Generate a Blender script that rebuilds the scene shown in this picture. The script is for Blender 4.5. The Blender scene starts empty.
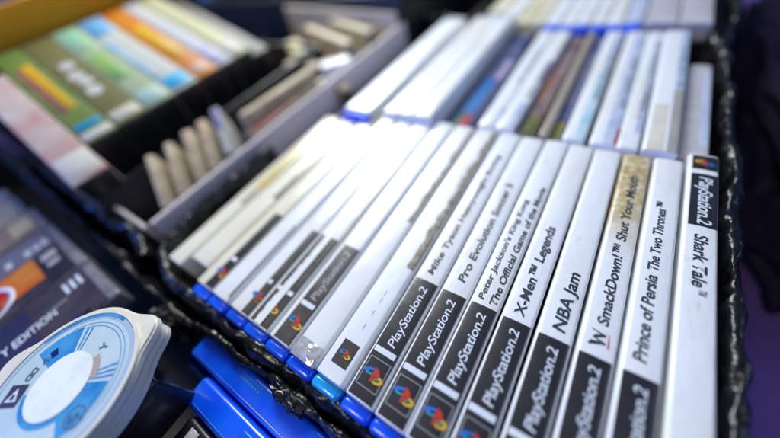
import bpy, bmesh, math, random
from mathutils import Vector, Matrix, noise

random.seed(11)
S = 0.001                      # everything below is written in millimetres
scene = bpy.context.scene
COL = scene.collection

# ------------------------------------------------------------------ materials
def new_mat(name):
    m = bpy.data.materials.new(name); m.use_nodes = True
    nt = m.node_tree
    b = nt.nodes['Principled BSDF']
    return m, nt, b

def setp(b, **k):
    for n, v in k.items():
        b.inputs[n.replace('_', ' ')].default_value = v

def noise_node(nt, scale, detail=4, rough=.55, vec=None, kind='Object'):
    tc = nt.nodes.new('ShaderNodeTexCoord')
    mp = nt.nodes.new('ShaderNodeMapping')
    nt.links.new(tc.outputs[kind], mp.inputs['Vector'])
    if vec: mp.inputs['Scale'].default_value = vec
    n = nt.nodes.new('ShaderNodeTexNoise')
    n.inputs['Scale'].default_value = scale
    n.inputs['Detail'].default_value = detail
    n.inputs['Roughness'].default_value = rough
    nt.links.new(mp.outputs[0], n.inputs['Vector'])
    return n

def ramp(nt, src, stops):
    r = nt.nodes.new('ShaderNodeValToRGB')
    el = r.color_ramp.elements
    while len(el) < len(stops): el.new(.5)
    for e, (p, c) in zip(el, stops):
        e.position = p; e.color = (*c, 1)
    nt.links.new(src, r.inputs[0])
    return r

def bump(nt, b, src, strength, dist, coat=False):
    bp = nt.nodes.new('ShaderNodeBump')
    bp.inputs['Strength'].default_value = strength
    bp.inputs['Distance'].default_value = dist
    nt.links.new(src, bp.inputs['Height'])
    nt.links.new(bp.outputs[0], b.inputs['Normal'])
    if coat: nt.links.new(bp.outputs[0], b.inputs['Coat Normal'])

def surf(name, c1, c2=None, rough=.4, coat=0., coat_rough=.1, scale=120, spec=.5, bumps=None, metal=0., vec=None, lo=.4, hi=.65):
    m, nt, b = new_mat(name)
    setp(b, Roughness=rough, Metallic=metal)
    b.inputs['Specular IOR Level'].default_value = spec
    b.inputs['Coat Weight'].default_value = coat
    b.inputs['Coat Roughness'].default_value = coat_rough
    if c2 is None: c2 = tuple(x * .88 for x in c1)
    n = noise_node(nt, scale, 5, .6, vec)
    r = ramp(nt, n.outputs[0], [(lo, c1), (hi, c2)])
    nt.links.new(r.outputs[0], b.inputs['Base Color'])
    if bumps:
        n2 = noise_node(nt, bumps[0], 3, .5, vec)
        bump(nt, b, n2.outputs[0], bumps[1], bumps[2], True)
    return m

M = {}
FILM = dict(rough=.42, coat=1., coat_rough=.25, bumps=(55, .4, .0012), scale=60)
def paper_material(name, white, cream, age, seed):
    """printed paper under a clear film: aged blotches, fine grime, creases and uneven gloss"""
    m, nt, b = new_mat(name)
    L = nt.links.new
    oi = nt.nodes.new('ShaderNodeObjectInfo')
    def nz(scale, vec, detail=4, rough=.55):
        tc = nt.nodes.new('ShaderNodeTexCoord'); mp = nt.nodes.new('ShaderNodeMapping'); mp.inputs['Scale'].default_value = vec
        ad = nt.nodes.new('ShaderNodeVectorMath'); ad.operation = 'ADD'; L(tc.outputs['Object'], mp.inputs['Vector']); L(mp.outputs[0], ad.inputs[0])
        cm = nt.nodes.new('ShaderNodeCombineXYZ'); mu = nt.nodes.new('ShaderNodeMath'); mu.operation = 'MULTIPLY'; mu.inputs[1].default_value = 7 + seed
        L(oi.outputs['Random'], mu.inputs[0])
        for k in range(3): L(mu.outputs[0], cm.inputs[k])
        L(cm.outputs[0], ad.inputs[1])
        n = nt.nodes.new('ShaderNodeTexNoise'); n.inputs['Scale'].default_value = scale; n.inputs['Detail'].default_value = detail; n.inputs['Roughness'].default_value = rough
        L(ad.outputs[0], n.inputs['Vector']); return n
    blot = ramp(nt, nz(16, (1.5, .6, 1)).outputs[0], [(.46, white), (.46 + age, cream)])
    grime = ramp(nt, nz(260, (1, .35, 1), 7, .72).outputs[0], [(.30, (.80, .78, .74)), (.42, (1, 1, 1))])
    mx = nt.nodes.new('ShaderNodeMix'); mx.data_type = 'RGBA'; mx.blend_type = 'MULTIPLY'; mx.inputs['Factor'].default_value = .75
    L(blot.outputs[0], mx.inputs['A']); L(grime.outputs[0], mx.inputs['B']); L(mx.outputs['Result'], b.inputs['Base Color'])
    setp(b, Roughness=.42); b.inputs['Coat Weight'].default_value = 1.
    r = ramp(nt, nz(70, (1, .4, 1), 5, .6).outputs[0], [(.35, (.17,) * 3), (.65, (.34,) * 3)]); L(r.outputs[0], b.inputs['Coat Roughness'])
    b1 = nt.nodes.new('ShaderNodeBump'); b1.inputs['Strength'].default_value = .75; b1.inputs['Distance'].default_value = .0012
    L(nz(50, (1, .45, 1), 3).outputs[0], b1.inputs['Height'])
    b2 = nt.nodes.new('ShaderNodeBump'); b2.inputs['Strength'].default_value = .12; b2.inputs['Distance'].default_value = .0003
    L(nz(900, (1, .08, 1), 2).outputs[0], b2.inputs['Height']); L(b1.outputs[0], b2.inputs['Normal'])
    L(b2.outputs[0], b.inputs['Coat Normal']); L(b1.outputs[0], b.inputs['Normal'])
    return m
M['paper'] = paper_material('white_paper_film', (.80, .83, .86), (.74, .72, .65), .24, 0)
M['paper_cream'] = paper_material('cream_paper_film', (.78, .74, .58), (.66, .58, .38), .2, 3)
M['paper_grey'] = surf('grey_paper_film', (.55, .54, .58), (.45, .44, .46), **FILM)
M['ink_black'] = surf('black_band_ink', (.016, .014, .015), (.024, .021, .020), **FILM)
M['ink_title'] = surf('title_ink', (.032, .038, .055), (.045, .05, .065), **FILM)
M['ink_white'] = surf('white_lettering', (.72, .78, .86), (.66, .72, .80), **FILM)
M['ink_line'] = surf('pale_line_ink', (.42, .42, .44), (.36, .36, .38), **FILM)
M['ink_red'] = surf('red_ink', (.55, .035, .02), **FILM)
M['ink_yellow'] = surf('yellow_ink', (.75, .42, .02), **FILM)
M['ink_green'] = surf('green_ink', (.02, .32, .16), **FILM)
M['ink_blue'] = surf('blue_ink', (.01, .16, .60), **FILM)
M['ink_teal'] = surf('teal_ink', (.01, .33, .42), **FILM)
M['ink_brown'] = surf('glare_hazed_ink', (.055, .046, .038), (.10, .085, .07), **FILM)  # black band ink lightened to brown, glare haze put into the colour
M['torn'] = surf('torn_film_and_shade', (.20, .16, .11), (.46, .41, .32), rough=.6, coat=.5, scale=300, lo=.35, hi=.7)  # brown of the tear and of the shadow along the edge, in one colour
M['blue'] = surf('blue_plastic', (.001, .125, 1.0), (.001, .08, .92), rough=.28, coat=.6, coat_rough=.12, scale=40, bumps=(150, .15, .0006))
M['blue_teal'] = surf('teal_blue_plastic', (.004, .42, .85), (.003, .30, .8), rough=.28, coat=.6, coat_rough=.12, scale=40)
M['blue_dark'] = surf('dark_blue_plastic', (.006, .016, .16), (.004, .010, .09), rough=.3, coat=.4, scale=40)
M['case_black'] = surf('black_plastic_case', (.012, .012, .014), (.02, .02, .022), rough=.35, coat=.3, scale=80)
M['case_clear'] = surf('clear_grey_plastic', (.22, .21, .24), (.15, .145, .17), rough=.2, coat=1., scale=80)
M['divider'] = surf('grey_lilac_plastic', (.84, .75, .76), (.76, .67, .69), rough=.45, scale=30, vec=(1, .15, 1))
M['board'] = surf('beige_grey_board', (.60, .54, .47), (.52, .47, .41), rough=.7, scale=40)
M['crate'] = surf('black_crate_plastic', (.010, .010, .011), (.018, .017, .017), rough=.5, scale=90)
M['wood'] = surf('orange_wood', (.92, .44, .02), (.80, .34, .012), rough=.6, spec=.2, scale=30, vec=(1, 8, 8))
M['cloth'] = surf('purple_cloth', (.145, .090, .36), (.105, .065, .28), rough=.9, spec=.1, scale=900, bumps=(1500, .5, .0006))
M['navy'] = surf('navy_gap_shade', (.05, .035, .16), (.03, .02, .10), rough=.6, scale=40)
M['umd_shell'] = surf('white_umd_plastic', (.80, .77, .66), (.72, .68, .56), rough=.3, coat=.6, scale=70)
M['umd_clear'] = surf('pale_clear_window', (.45, .58, .70), (.38, .52, .66), rough=.12, coat=1., scale=50)
M['umd_pale'] = surf('pale_blue_print', (.50, .64, .68), (.58, .70, .73), rough=.3, coat=1., scale=60)
M['umd_blue'] = surf('bright_blue_print', (.02, .22, .56), (.08, .36, .66), rough=.3, coat=1., scale=90)
M['umd_tan'] = surf('tan_print', (.50, .40, .33), rough=.4, coat=1.)
M['sticker'] = surf('white_paper_sticker', (.80, .84, .81), (.64, .68, .66), rough=.55, scale=130, lo=.5, hi=.8)
M['ink_grey'] = surf('grey_ink', (.10, .13, .18), rough=.4, coat=1.)
M['ink_plum'] = surf('dark_plum_ink', (.045, .03, .06), rough=.4, coat=1.)

for k_ in ('blue', 'blue_teal'):
    b_ = M[k_].node_tree.nodes['Principled BSDF']
    b_.inputs['Subsurface Weight'].default_value = .6
    b_.inputs['Subsurface Radius'].default_value = (.15, .45, 1.); b_.inputs['Subsurface Scale'].default_value = .006
def bag_material():
    m, nt, b = new_mat('black_bin_bag_plastic')
    b.inputs['Specular IOR Level'].default_value = .5
    n = noise_node(nt, 160, 6, .65)
    r = ramp(nt, n.outputs[0], [(.3, (.004, .004, .0045)), (.8, (.009, .0085, .0085))])
    nt.links.new(r.outputs[0], b.inputs['Base Color'])
    r2 = ramp(nt, n.outputs[0], [(.3, (.22,) * 3), (.75, (.40,) * 3)])
    nt.links.new(r2.outputs[0], b.inputs['Roughness'])
    n2 = noise_node(nt, 150, 2.5, .5)
    bump(nt, b, n2.outputs[0], .6, .0022)
    return m
M['bag'] = bag_material()
M['bag_dull_and_shadow'] = surf('dull_bag_and_shadow', (.008, .007, .022), (.012, .010, .03), rough=.65, spec=.12, scale=60)

def stain_material():                       # white spine film with a tarnished, gold-brown far end (its own shape)
    m, nt, b = new_mat('gold_stained_paper')
    setp(b, Roughness=.4)
    b.inputs['Coat Weight'].default_value = .8; b.inputs['Coat Roughness'].default_value = .2
    tc = nt.nodes.new('ShaderNodeTexCoord'); sp = nt.nodes.new('ShaderNodeSeparateXYZ')
    nt.links.new(tc.outputs['Object'], sp.inputs[0])
    n = noise_node(nt, 130, 6, .65)
    ma = nt.nodes.new('ShaderNodeMath'); ma.operation = 'MULTIPLY_ADD'
    ma.inputs[1].default_value = .075; nt.links.new(n.outputs[0], ma.inputs[0]); nt.links.new(sp.outputs[1], ma.inputs[2])
    mr = nt.nodes.new('ShaderNodeMapRange')
    mr.inputs['From Min'].default_value = .055; mr.inputs['From Max'].default_value = .088
    nt.links.new(ma.outputs[0], mr.inputs['Value'])
    n2 = noise_node(nt, 260, 6, .7)
    g = ramp(nt, n2.outputs[0], [(.34, (.34, .22, .07)), (.5, (.56, .45, .22)), (.66, (.74, .70, .56))])
    mx = nt.nodes.new('ShaderNodeMix'); mx.data_type = 'RGBA'
    nt.links.new(mr.outputs[0], mx.inputs['Factor'])
    mx.inputs['A'].default_value = (.78, .80, .84, 1); nt.links.new(g.outputs[0], mx.inputs['B'])
    nt.links.new(mx.outputs['Result'], b.inputs['Base Color'])
    bump(nt, b, n2.outputs[0], .4, .0008, True)
    return m
M['stained'] = stain_material()

# ------------------------------------------------------------------ object helpers
def link_mesh(name, bm, mat, parent=None, smooth=True):
    me = bpy.data.meshes.new(name)
    bm.to_mesh(me); bm.free()
    if smooth:
        for p in me.polygons: p.use_smooth = True
    me.materials.append(mat if not isinstance(mat, str) else M[mat])
    o = bpy.data.objects.new(name, me); COL.objects.link(o)
    if parent: o.parent = parent
    return o

def thing(name, label, cat, loc, group=None, rot=None):
    o = bpy.data.objects.new(name, None); COL.objects.link(o)
    o.empty_display_size = .01
    o.location = Vector(loc) * S
    if rot is not None: o.rotation_euler = rot
    o['label'] = label; o['category'] = cat
    if group: o['group'] = group
    return o

def box_bm(x0, x1, y0, y1, z0, z1, r=1., seg=3, bm=None):
    b = bmesh.new()
    bmesh.ops.create_cube(b, size=1)
    for v in b.verts:
        v.co = Vector(((x0 + x1) / 2 + v.co.x * (x1 - x0), (y0 + y1) / 2 + v.co.y * (y1 - y0), (z0 + z1) / 2 + v.co.z * (z1 - z0))) * S
    if r > 0:
        bmesh.ops.bevel(b, geom=list(b.edges), offset=r * S, segments=seg, affect='EDGES', profile=.5)
    if bm is None: return b
    me = bpy.data.meshes.new('tmp'); b.to_mesh(me); b.free(); bm.from_mesh(me); bpy.data.meshes.remove(me)
    return bm

def shade_auto(o, ang=40):
    me = o.data
    me.polygons.foreach_set('use_smooth', [True] * len(me.polygons))
    try: me.set_sharp_from_angle(angle=math.radians(ang))
    except Exception: pass

def prism_bm(pts, z0, z1, zf=None):
    """flat polygon (mm) pulled from z0 to z1"""
    b = bmesh.new()
    lo = [b.verts.new(Vector((x, y, z0)) * S) for x, y in pts]
    hi = [b.verts.new(Vector((x, y, z1)) * S) for x, y in pts]
    n = len(pts)
    b.faces.new(hi); b.faces.new(lo[::-1])
    for i in range(n):
        b.faces.new((lo[i], lo[(i + 1) % n], hi[(i + 1) % n], hi[i]))
    bmesh.ops.recalc_face_normals(b, faces=list(b.faces))
    return b

def ellipse_pts(cx, cy, rx, ry, n=64, a0=0, a1=2 * math.pi):
    full = abs(a1 - a0 - 2 * math.pi) < 1e-6
    k = n if full else n + 1
    return [(cx + rx * math.cos(a0 + (a1 - a0) * i / n), cy + ry * math.sin(a0 + (a1 - a0) * i / n)) for i in range(k)]

def ring_bm(r0, r1, z0, z1, n=96, a0=0., a1=2 * math.pi, cx=0, cy=0):
    """a ring or ring sector with thickness"""
    b = bmesh.new(); full = abs(a1 - a0 - 2 * math.pi) < 1e-6
    rows = []
    for i in range(n if full else n + 1):
        a = a0 + (a1 - a0) * i / n
        c, s = math.cos(a), math.sin(a)
        rows.append([b.verts.new(Vector((cx + r * c, cy + r * s, z)) * S) for r, z in ((r0, z0), (r1, z0), (r1, z1), (r0, z1))])
    for i in range(len(rows) if full else len(rows) - 1):
        p, q = rows[i], rows[(i + 1) % len(rows)]
        for k in range(4):
            b.faces.new((p[k], p[(k + 1) % 4], q[(k + 1) % 4], q[k]))
    if not full:
        b.faces.new(rows[0]); b.faces.new(rows[-1][::-1])
    bmesh.ops.recalc_face_normals(b, faces=list(b.faces))
    return b

def text_mesh(body, bold=0., shear=0., spacing=1.):
    """a text as a flat mesh; returns mesh and its bounds, x along the reading direction"""
    cu = bpy.data.curves.new('lettering', 'FONT')
    cu.body = body; cu.size = 1; cu.shear = shear; cu.offset = bold; cu.space_character = spacing
    cu.resolution_u = 4
    ob = bpy.data.objects.new('lettering_tmp', cu); COL.objects.link(ob)
    dg = bpy.context.evaluated_depsgraph_get(); dg.update()
    me = bpy.data.meshes.new_from_object(ob.evaluated_get(dg))
    bpy.data.objects.remove(ob); bpy.data.curves.remove(cu)
    xs = [v.co.x for v in me.vertices]; ys = [v.co.y for v in me.vertices]
    return me, (min(xs), max(xs), min(ys), max(ys))

# ------------------------------------------------------------------ game cases
CROWN = .55; RAD = 1.7
def zprof(x, hw):
    a = abs(x); k = hw - RAD
    if a <= k: return -CROWN * (a / hw) ** 2
    d = min(RAD, a - k)
    return -CROWN * (k / hw) ** 2 - (RAD - math.sqrt(max(0, RAD * RAD - d * d)))

def patch_bm(xa, xb, ya, yb, hw, top, off, nx=14, ny=2, jag=None):
    """a sheet lying on the bowed spine; jag = (amplitude, seed) frays its left border"""
    b = bmesh.new(); rows = []
    for j in range(ny + 1):
        y = ya + (yb - ya) * j / ny
        x0 = xa
        if jag:
            x0 = xa + jag[0] * (noise.noise(Vector((y * .09, jag[1], 0))) + .7 * noise.noise(Vector((y * .35, jag[1] + 7, 0))))
            x0 = min(x0, xb - .25)
        rows.append([b.verts.new(Vector((x0 + (xb - x0) * i / nx, y, top + off + zprof(x0 + (xb - x0) * i / nx, hw))) * S) for i in range(nx + 1)])
    for j in range(ny):
        for i in range(nx):
            b.faces.new((rows[j][i], rows[j][i + 1], rows[j + 1][i + 1], rows[j + 1][i]))
    return b

def insert_bm(w, ya, yb, top, depth):
    """the printed wrap: a bowed spine with both long sides going down"""
    hw = w / 2; b = bmesh.new(); xs = []
    n1, n2 = 5, 8
    for i in range(n1 + 1): xs.append(-hw + RAD * (1 - math.cos(math.pi / 2 * i / n1)))
    for i in range(1, n2): xs.append(-hw + RAD + (w - 2 * RAD) * i / n2)
    for i in range(n1 + 1): xs.append(hw - RAD + RAD * math.sin(math.pi / 2 * i / n1))
    prof = [(-hw, top - depth)] + [(x, top + zprof(x, hw)) for x in xs] + [(hw, top - depth)]
    ys = [ya, ya + .25, ya + .8] + [ya + .8 + (yb - ya - 1.6) * k / 12 for k in range(1, 12)] + [yb - .8, yb - .25, yb]
    drop = [.8, .2, 0] + [0] * 11 + [0, .2, .8]
    rows = [[b.verts.new(Vector((x, y, z - d)) * S) for x, z in prof] for y, d in zip(ys, drop)]
    for j in range(len(rows) - 1):
        for i in range(len(prof) - 1):
            b.faces.new((rows[j][i], rows[j][i + 1], rows[j + 1][i + 1], rows[j + 1][i]))
    b.faces.new(rows[0][::-1]); b.faces.new(rows[-1])
    bmesh.ops.recalc_face_normals(b, faces=list(b.faces))
    return b

def put_text(name, body, parent, hw, top, ya, yb, xbase, height=None, mat='ink_title', bold=.026, shear=.15, off=.14, caps=.73, spacing=1.):
    """lettering reading along +y, its feet at x = xbase (towards +x), cap height = height mm"""
    me, (x0, x1, y0, y1) = text_mesh(body, bold, shear, spacing)
    sy = (yb - ya) / (x1 - x0)
    sx = (height / caps) if height else sy
    for v in me.vertices:
        t, u = v.co.x, v.co.y
        y = ya + (t - x0) * sy; x = xbase - u * sx
        v.co = Vector((x, y, top + off + zprof(x, hw))) * S
    me.materials.clear(); me.materials.append(M[mat]); me.name = name
    o = bpy.data.objects.new(name, me); COL.objects.link(o); o.parent = parent
    # face up
    if me.polygons and me.polygons[0].normal.z < 0: me.flip_normals()
    return o

def flat_poly(name, pts, parent, hw, top, off, mat):
    b = bmesh.new()
    vs = [b.verts.new(Vector((x, y, top + off + zprof(x, hw))) * S) for x, y in pts]
    f = b.faces.new(vs)
    bmesh.ops.triangulate(b, faces=[f])
    bmesh.ops.recalc_face_normals(b, faces=list(b.faces))
    if sum(f.normal.z for f in b.faces) < 0: bmesh.ops.reverse_faces(b, faces=list(b.faces))
    return link_mesh(name, b, mat, parent, False)

def logo(parent, hw, top, cx, cy, s, off=.22):
    """upright red letter over a lying four-colour letter; u runs to -x (up the badge), v runs ... along +y reading"""
    def T(pts):   # badge coords: a = to the right when read with +x on the right, b = up the picture (+y)
        return [(cx + a * s, cy + b * s) for a, b in pts]
    red = [(-.10, -.55), (.10, -.48), (.10, .02), (.17, .10), (.26, .02), (.26, -.20), (.44, -.10), (.46, .20), (.28, .42), (-.10, .58)]
    # lying S in coloured pieces
    flat_poly('logo_blue_piece', T([(-.95, .10), (-.70, .34), (-.14, .46), (-.14, .26), (-.50, .16), (-.42, .02), (-.14, .06), (-.14, -.10), (-.62, -.14)]), parent, hw, top, off, 'ink_blue')
    flat_poly('logo_teal_piece', T([(-.70, -.02), (-.42, .02), (-.14, .06), (-.14, -.10), (-.62, -.14)]), parent, hw, top, off + .05, 'ink_teal')
    flat_poly('logo_green_piece', T([(.14, -.34), (.46, -.26), (.66, -.10), (.50, .02), (.30, -.06), (.14, -.16)]), parent, hw, top, off, 'ink_green')
    flat_poly('logo_yellow_piece', T([(.30, .06), (.62, .08), (.96, -.10), (.84, -.40), (.44, -.52), (.14, -.50), (.14, -.36), (.50, -.34), (.68, -.20), (.56, -.08), (.30, -.04)]), parent, hw, top, off + .05, 'ink_yellow')
    flat_poly('logo_red_letter', T(red), parent, hw, top, off + .1, 'ink_red')

def frame_line(parent, hw, top, x0, x1, y0, y1, t, off):
    b = bmesh.new()
    for (a, c, d, e) in ((x0, x1, y0, y0 + t), (x0, x1, y1 - t, y1), (x0, x0 + t, y0 + t, y1 - t), (x1 - t, x1, y0 + t, y1 - t)):
        n = 8 if c - a > 2 else 1
        lo = [b.verts.new(Vector((a + (c - a) * i / n, d, top + off + zprof(a + (c - a) * i / n, hw))) * S) for i in range(n + 1)]
        hi = [b.verts.new(Vector((a + (c - a) * i / n, e, top + off + zprof(a + (c - a) * i / n, hw))) * S) for i in range(n + 1)]
        for i in range(n): b.faces.new((lo[i], lo[i + 1], hi[i + 1], hi[i]))
    return link_mesh('badge_frame', b, 'ink_line', parent, False)

CASES = {}
def game_case(x0, x1, y0, y1, z, label, group, depth=134, shell='blue', paper='paper', ends=6.0, rot=0., lean=0., cat='game case', name='game_case'):
    """upright case, spine up at height z, spine runs y0..y1"""
    w = x1 - x0 - .4; L = y1 - y0; hw = w / 2
    t = thing(name, label, cat, ((x0 + x1) / 2, (y0 + y1) / 2, z - depth), group, (0, math.radians(lean), math.radians(rot)))
    sh = link_mesh('shell', box_bm(-hw + .25, hw - .25, -L / 2 - ends + 2, L / 2 + .5, 0, depth - 3.3, 1.6, 3), shell, t); shade_auto(sh)
    if ends > 3:
        ec = link_mesh('end_cap', box_bm(-hw - .2, hw + .2, -L / 2 - ends, -L / 2 - .15, 2, depth - 2.4, 2.2, 4), shell, t); shade_auto(ec)
    ins = link_mesh('spine_insert', insert_bm(w, -L / 2, L / 2, depth, depth - 8), paper, t); shade_auto(ins, 60)
    CASES[t.name] = (t, hw, depth, L)
    return t, hw, depth, L

def ps_dress(c, band=(-37.7, 0.), y0=-61., badge=True, word=True, frame=True, shade_left=.075, y_off=0., ink='ink_black', wink='ink_white'):
    """black brand band, pale strip and badge; y values in the row's own millimetres (0 = top of the band)"""
    t, hw, top, L = c
    mid = y0 + L / 2
    f = lambda y: y - mid
    xl = -hw + 2 * hw * shade_left; xr = hw - .06
    bb = link_mesh('black_band', patch_bm(xl, xr, f(band[0]), f(band[1]), hw, top, .05, 16, 6), ink, t)
    if word:
        put_text('brand_lettering', 'PlayStation.2', bb, hw, top, f(band[0] + 1.4), f(band[1] - 4.0), xr - (xr - xl) * .34, 4.2, wink, .010, .14, .14, spacing=.95)
    link_mesh('pale_strip', patch_bm(xl + .5, xr - 1.9, f(band[0] - 3.0), f(band[0] - .5), hw, top, .09, 14, 2), 'ink_white', t)
    if badge:
        bg = link_mesh('badge_tile', patch_bm(xl, xr, f(y0 + .9), f(band[0] - .04), hw, top, .05, 16, 6), ink, t)
        yb0, yb1 = f(y0 + 5.4), f(band[0] - 5.4)
        if frame: frame_line(bg, hw, top, xl + .9, xr - 1.7, yb0, yb1, .28, .10)
        logo(bg, hw, top, (xl + xr) / 2 - .1, (yb0 + yb1) / 2 - .3, 5.6)

G_FRONT = 'upright game cases in the front row'
G_BACK = 'upright game cases in the second row'
G_FAR = 'upright game cases in the far crate'

# ---- front row, left to right
RJ = random.Random(23)
def front(x0, x1, label, y0=-61, y1=129, z=0, **k):
    k.setdefault('rot', RJ.uniform(-.22, .22)); k.setdefault('lean', RJ.uniform(-.22, .22))
    return game_case(x0, x1, y0 + RJ.uniform(-.5, .5) * 0, y1, z + RJ.uniform(-.7, .5), label, G_FRONT, **k)
def rel(c, y0): return lambda y: y - (y0 + c[3] / 2)

cA = front(-157, -141, 'cream white case with a yellow printed panel, leftmost of the front row', -60, 111, 0, paper='paper_cream', shell='case_clear', ends=1)
f = rel(cA, -60)
link_mesh('yellow_panel', patch_bm(0.5, 6.8, f(12), f(62), cA[1], cA[2], .06, 8, 6), surf('mustard_print', (.55, .40, .03), (.45, .33, .05), **FILM), cA[0])
link_mesh('brown_panel', patch_bm(1.5, 6.6, f(-4), f(11), cA[1], cA[2], .06, 8, 6), surf('tan_print_film', (.42, .34, .26), **FILM), cA[0])
cB = front(-139.5, -119.5, 'wide plain cream case with a small blue print, beside the yellow-panelled case', -52, 110, 0, paper='paper_cream', shell='case_clear', ends=1)
f = rel(cB, -52)
link_mesh('blue_print', patch_bm(4.5, 9.2, f(68), f(84), cB[1], cB[2], .06, 8, 4), surf('sky_blue_print', (.05, .30, .62), **FILM), cB[0])
link_mesh('black_print', patch_bm(5.0, 9.0, f(10), f(66), cB[1], cB[2], .06, 8, 6), surf('grey_black_print', (.06, .055, .05), **FILM), cB[0])
cC = front(-118, -102, 'narrow cream-edged case with a faded colour badge, right of the wide cream case', paper='paper_cream')
ps_dress(cC, word=False, shade_left=.55, frame=False)
cD = front(-101, -85.5, 'plain glossy white case with bright blue end, between two cases with dark spine strips')
f = rel(cD, -61)
link_mesh('dark_edge_print', patch_bm(5.6, 6.6, f(-58), f(-2), cD[1], cD[2], .06, 4, 6), 'ink_black', cD[0])
cE = front(-84.5, -69, 'glossy white case with a narrow glare-hazed band strip, third left of the crumpled one')
ps_dress(cE, shade_left=.66, word=False, frame=False, ink='ink_brown')  # left of the band stays white, imitating glare over it
cF = front(-68, -51.5, 'glossy case with half-hidden dark band and gold badge, second left of the crumpled case')
L_F = cF[3]
ps_dress(cF, shade_left=.12, word=False, frame=False, ink='ink_brown')
link_mesh('painted_glare_streak', patch_bm(-2.6, 2.2, -L_F / 2 + 1, -L_F / 2 + 61.5, cF[1], cF[2], .55, 5, 50, (1.0, 4.)), 'paper', cF[0])  # specular streak along the crest, painted as a white strip
cG = front(-50.5, -35.5, 'glossy case with glare-hazed brown band and badge, directly left of the crumpled one')
ps_dress(cG, shade_left=.22, frame=False, ink='ink_brown', wink='ink_line')
cH = front(-34.7, -18.6, 'blank white case with crumpled film at its blue end and torn, shade-painted brown edge')
f = rel(cH, -61)
link_mesh('torn_shaded_film', patch_bm(4.6, 7.4, f(30), f(128), cH[1], cH[2], .10, 6, 70, (2.0, 3.)), 'torn', cH[0])  # torn edge, with the shadow beside it painted in brown
def crumple():
    b = bmesh.new(); n = 16; rows = []
    for j in range(n + 1):
        r = []
        for i in range(n + 1):
            x = -7.6 + 15.2 * i / n; y = f(-61.5) + 9 * j / n
            k = math.sin(math.pi * j / n)
            z = cH[2] + zprof(x, cH[1]) + .1 + k * (.5 + 1.2 * abs(noise.noise(Vector((x * .22 + y * .15, y * .33, 2.)))))
            r.append(b.verts.new(Vector((x, y, z)) * S))
        rows.append(r)
    for j in range(n):
        for i in range(n): b.faces.new((rows[j][i], rows[j][i + 1], rows[j + 1][i + 1], rows[j + 1][i]))
    return b
link_mesh('crumpled_film', crumple(), surf('loose_clear_film', (.5, .5, .52), (.3, .3, .33), rough=.15, coat=1., scale=200), cH[0])
cI = front(-17.6, -1.9, 'white case with a small bare colour badge and no black band', shell='blue_teal')
f = rel(cI, -61)
tile = link_mesh('badge_tile', patch_bm(-3.6, 5.0, f(-54.5), f(-43.2), cI[1], cI[2], .06, 12, 4), surf('brown_black_ink', (.05, .043, .036), **FILM), cI[0])
logo(tile, cI[1], cI[2], .7, f(-49), 3.6)
link_mesh('torn_shaded_film', patch_bm(3.4, 7.5, f(2), f(128), cI[1], cI[2], .10, 6, 70, (2.6, 9.)), 'torn', cI[0])  # tear plus the brown shade towards the next case, both as colour
put_text('faint_lettering', '- - --', cI[0], cI[1], cI[2], f(-36), f(-14), 2.0, 2.4, 'ink_line', 0, .1)

def titled(x0, x1, label, lines, **k):
    c = front(x0, x1, label, **k)
    ps_dress(c)
    ff = rel(c, -61)
    for body, ya, yb, xb, h in lines:
        put_text('title_lettering', body, c[0], c[1], c[2], ff(ya), ff(yb), xb, h)
    return c
TM = '\u2122'
titled(0, 14.6, 'white case with black brand band and small grey title, leftmost banded case', [('Mike Tyson Heavyweight Boxing', 4, 104, 1.2, 3.5)])
titled(15, 29.4, 'banded white case with a single title line ending past mid spine, second banded case', [('Pro Evolution Soccer 5', 7, 81, 2.0, 4.0)])
titled(29.9, 44.0, 'white case with black brand band and a title in two lines of text', [("Peter Jackson's King Kong", 2.5, 71, -1.4, 2.9), ('The Official Game of the Movie', 2, 83, 4.6, 3.3)])
titled(44.4, 58.4, 'banded white case with short hyphenated title, right of the two-line case', [('X-Men' + TM + ' Legends', 2.6, 57, 1.8, 4.4)])
titled(59.0, 73.2, 'banded white case with the shortest title, left of the gold-stained case', [('NBA Jam', 3.5, 34.4, 3.0, 5.0)])
cS = front(74.0, 87.6, 'banded case with gold-brown stained far end and a scratchy letter emblem', paper='stained')
ps_dress(cS); f = rel(cS, -61)
put_text('title_lettering', 'SmackDown!' + TM + ' Shut Your Mouth', cS[0], cS[1], cS[2], f(14), f(110), 2.0, 4.2)
def emblem():
    """scratchy double-V wrestling emblem with red underline"""
    y0 = f(4.6)
    def bar(p, q, w):
        dx, dy = q[0] - p[0], q[1] - p[1]; l = math.hypot(dx, dy); nx, ny = -dy / l * w / 2, dx / l * w / 2
        return [(p[0] + nx, p[1] + ny), (p[0] - nx, p[1] - ny), (q[0] - nx * .3, q[1] - ny * .3), (q[0] + nx * .3, q[1] + ny * .3)]
    pts = [(-3.4, 0), (2.2, 1.6), (-2.2, 3.2), (2.0, 4.9), (-3.2, 6.6)]
    k = flat_poly('emblem_letter', bar(pts[0], pts[1], 1.3), cS[0], cS[1], cS[2], .14, 'ink_title')
    bm = bmesh.new()
    for a, c in list(zip(pts, pts[1:])) + [((-2.9, .9), (1.2, 2.0)), ((-1.6, 3.9), (1.5, 5.2))]:
        vs = [bm.verts.new(Vector((x, y + y0, cS[2] + .14 + zprof(x, cS[1]))) * S) for x, y in bar(a, c, 1.15)]
        bm.faces.new(vs)
    bm.to_mesh(k.data); bm.free()
    flat_poly('emblem_underline', [(x, y + y0) for x, y in bar((3.4, .4), (2.9, 6.4), .7)], k, cS[1], cS[2], .14, 'ink_red')
emblem()
titled(88.2, 101.6, 'banded white case with long two-part title, right of the gold-stained case', [('Prince of Persia', 5, 46, .9, 4.4), ('The Two Thrones' + TM, 48.5, 93, .9, 4.0)])
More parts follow.
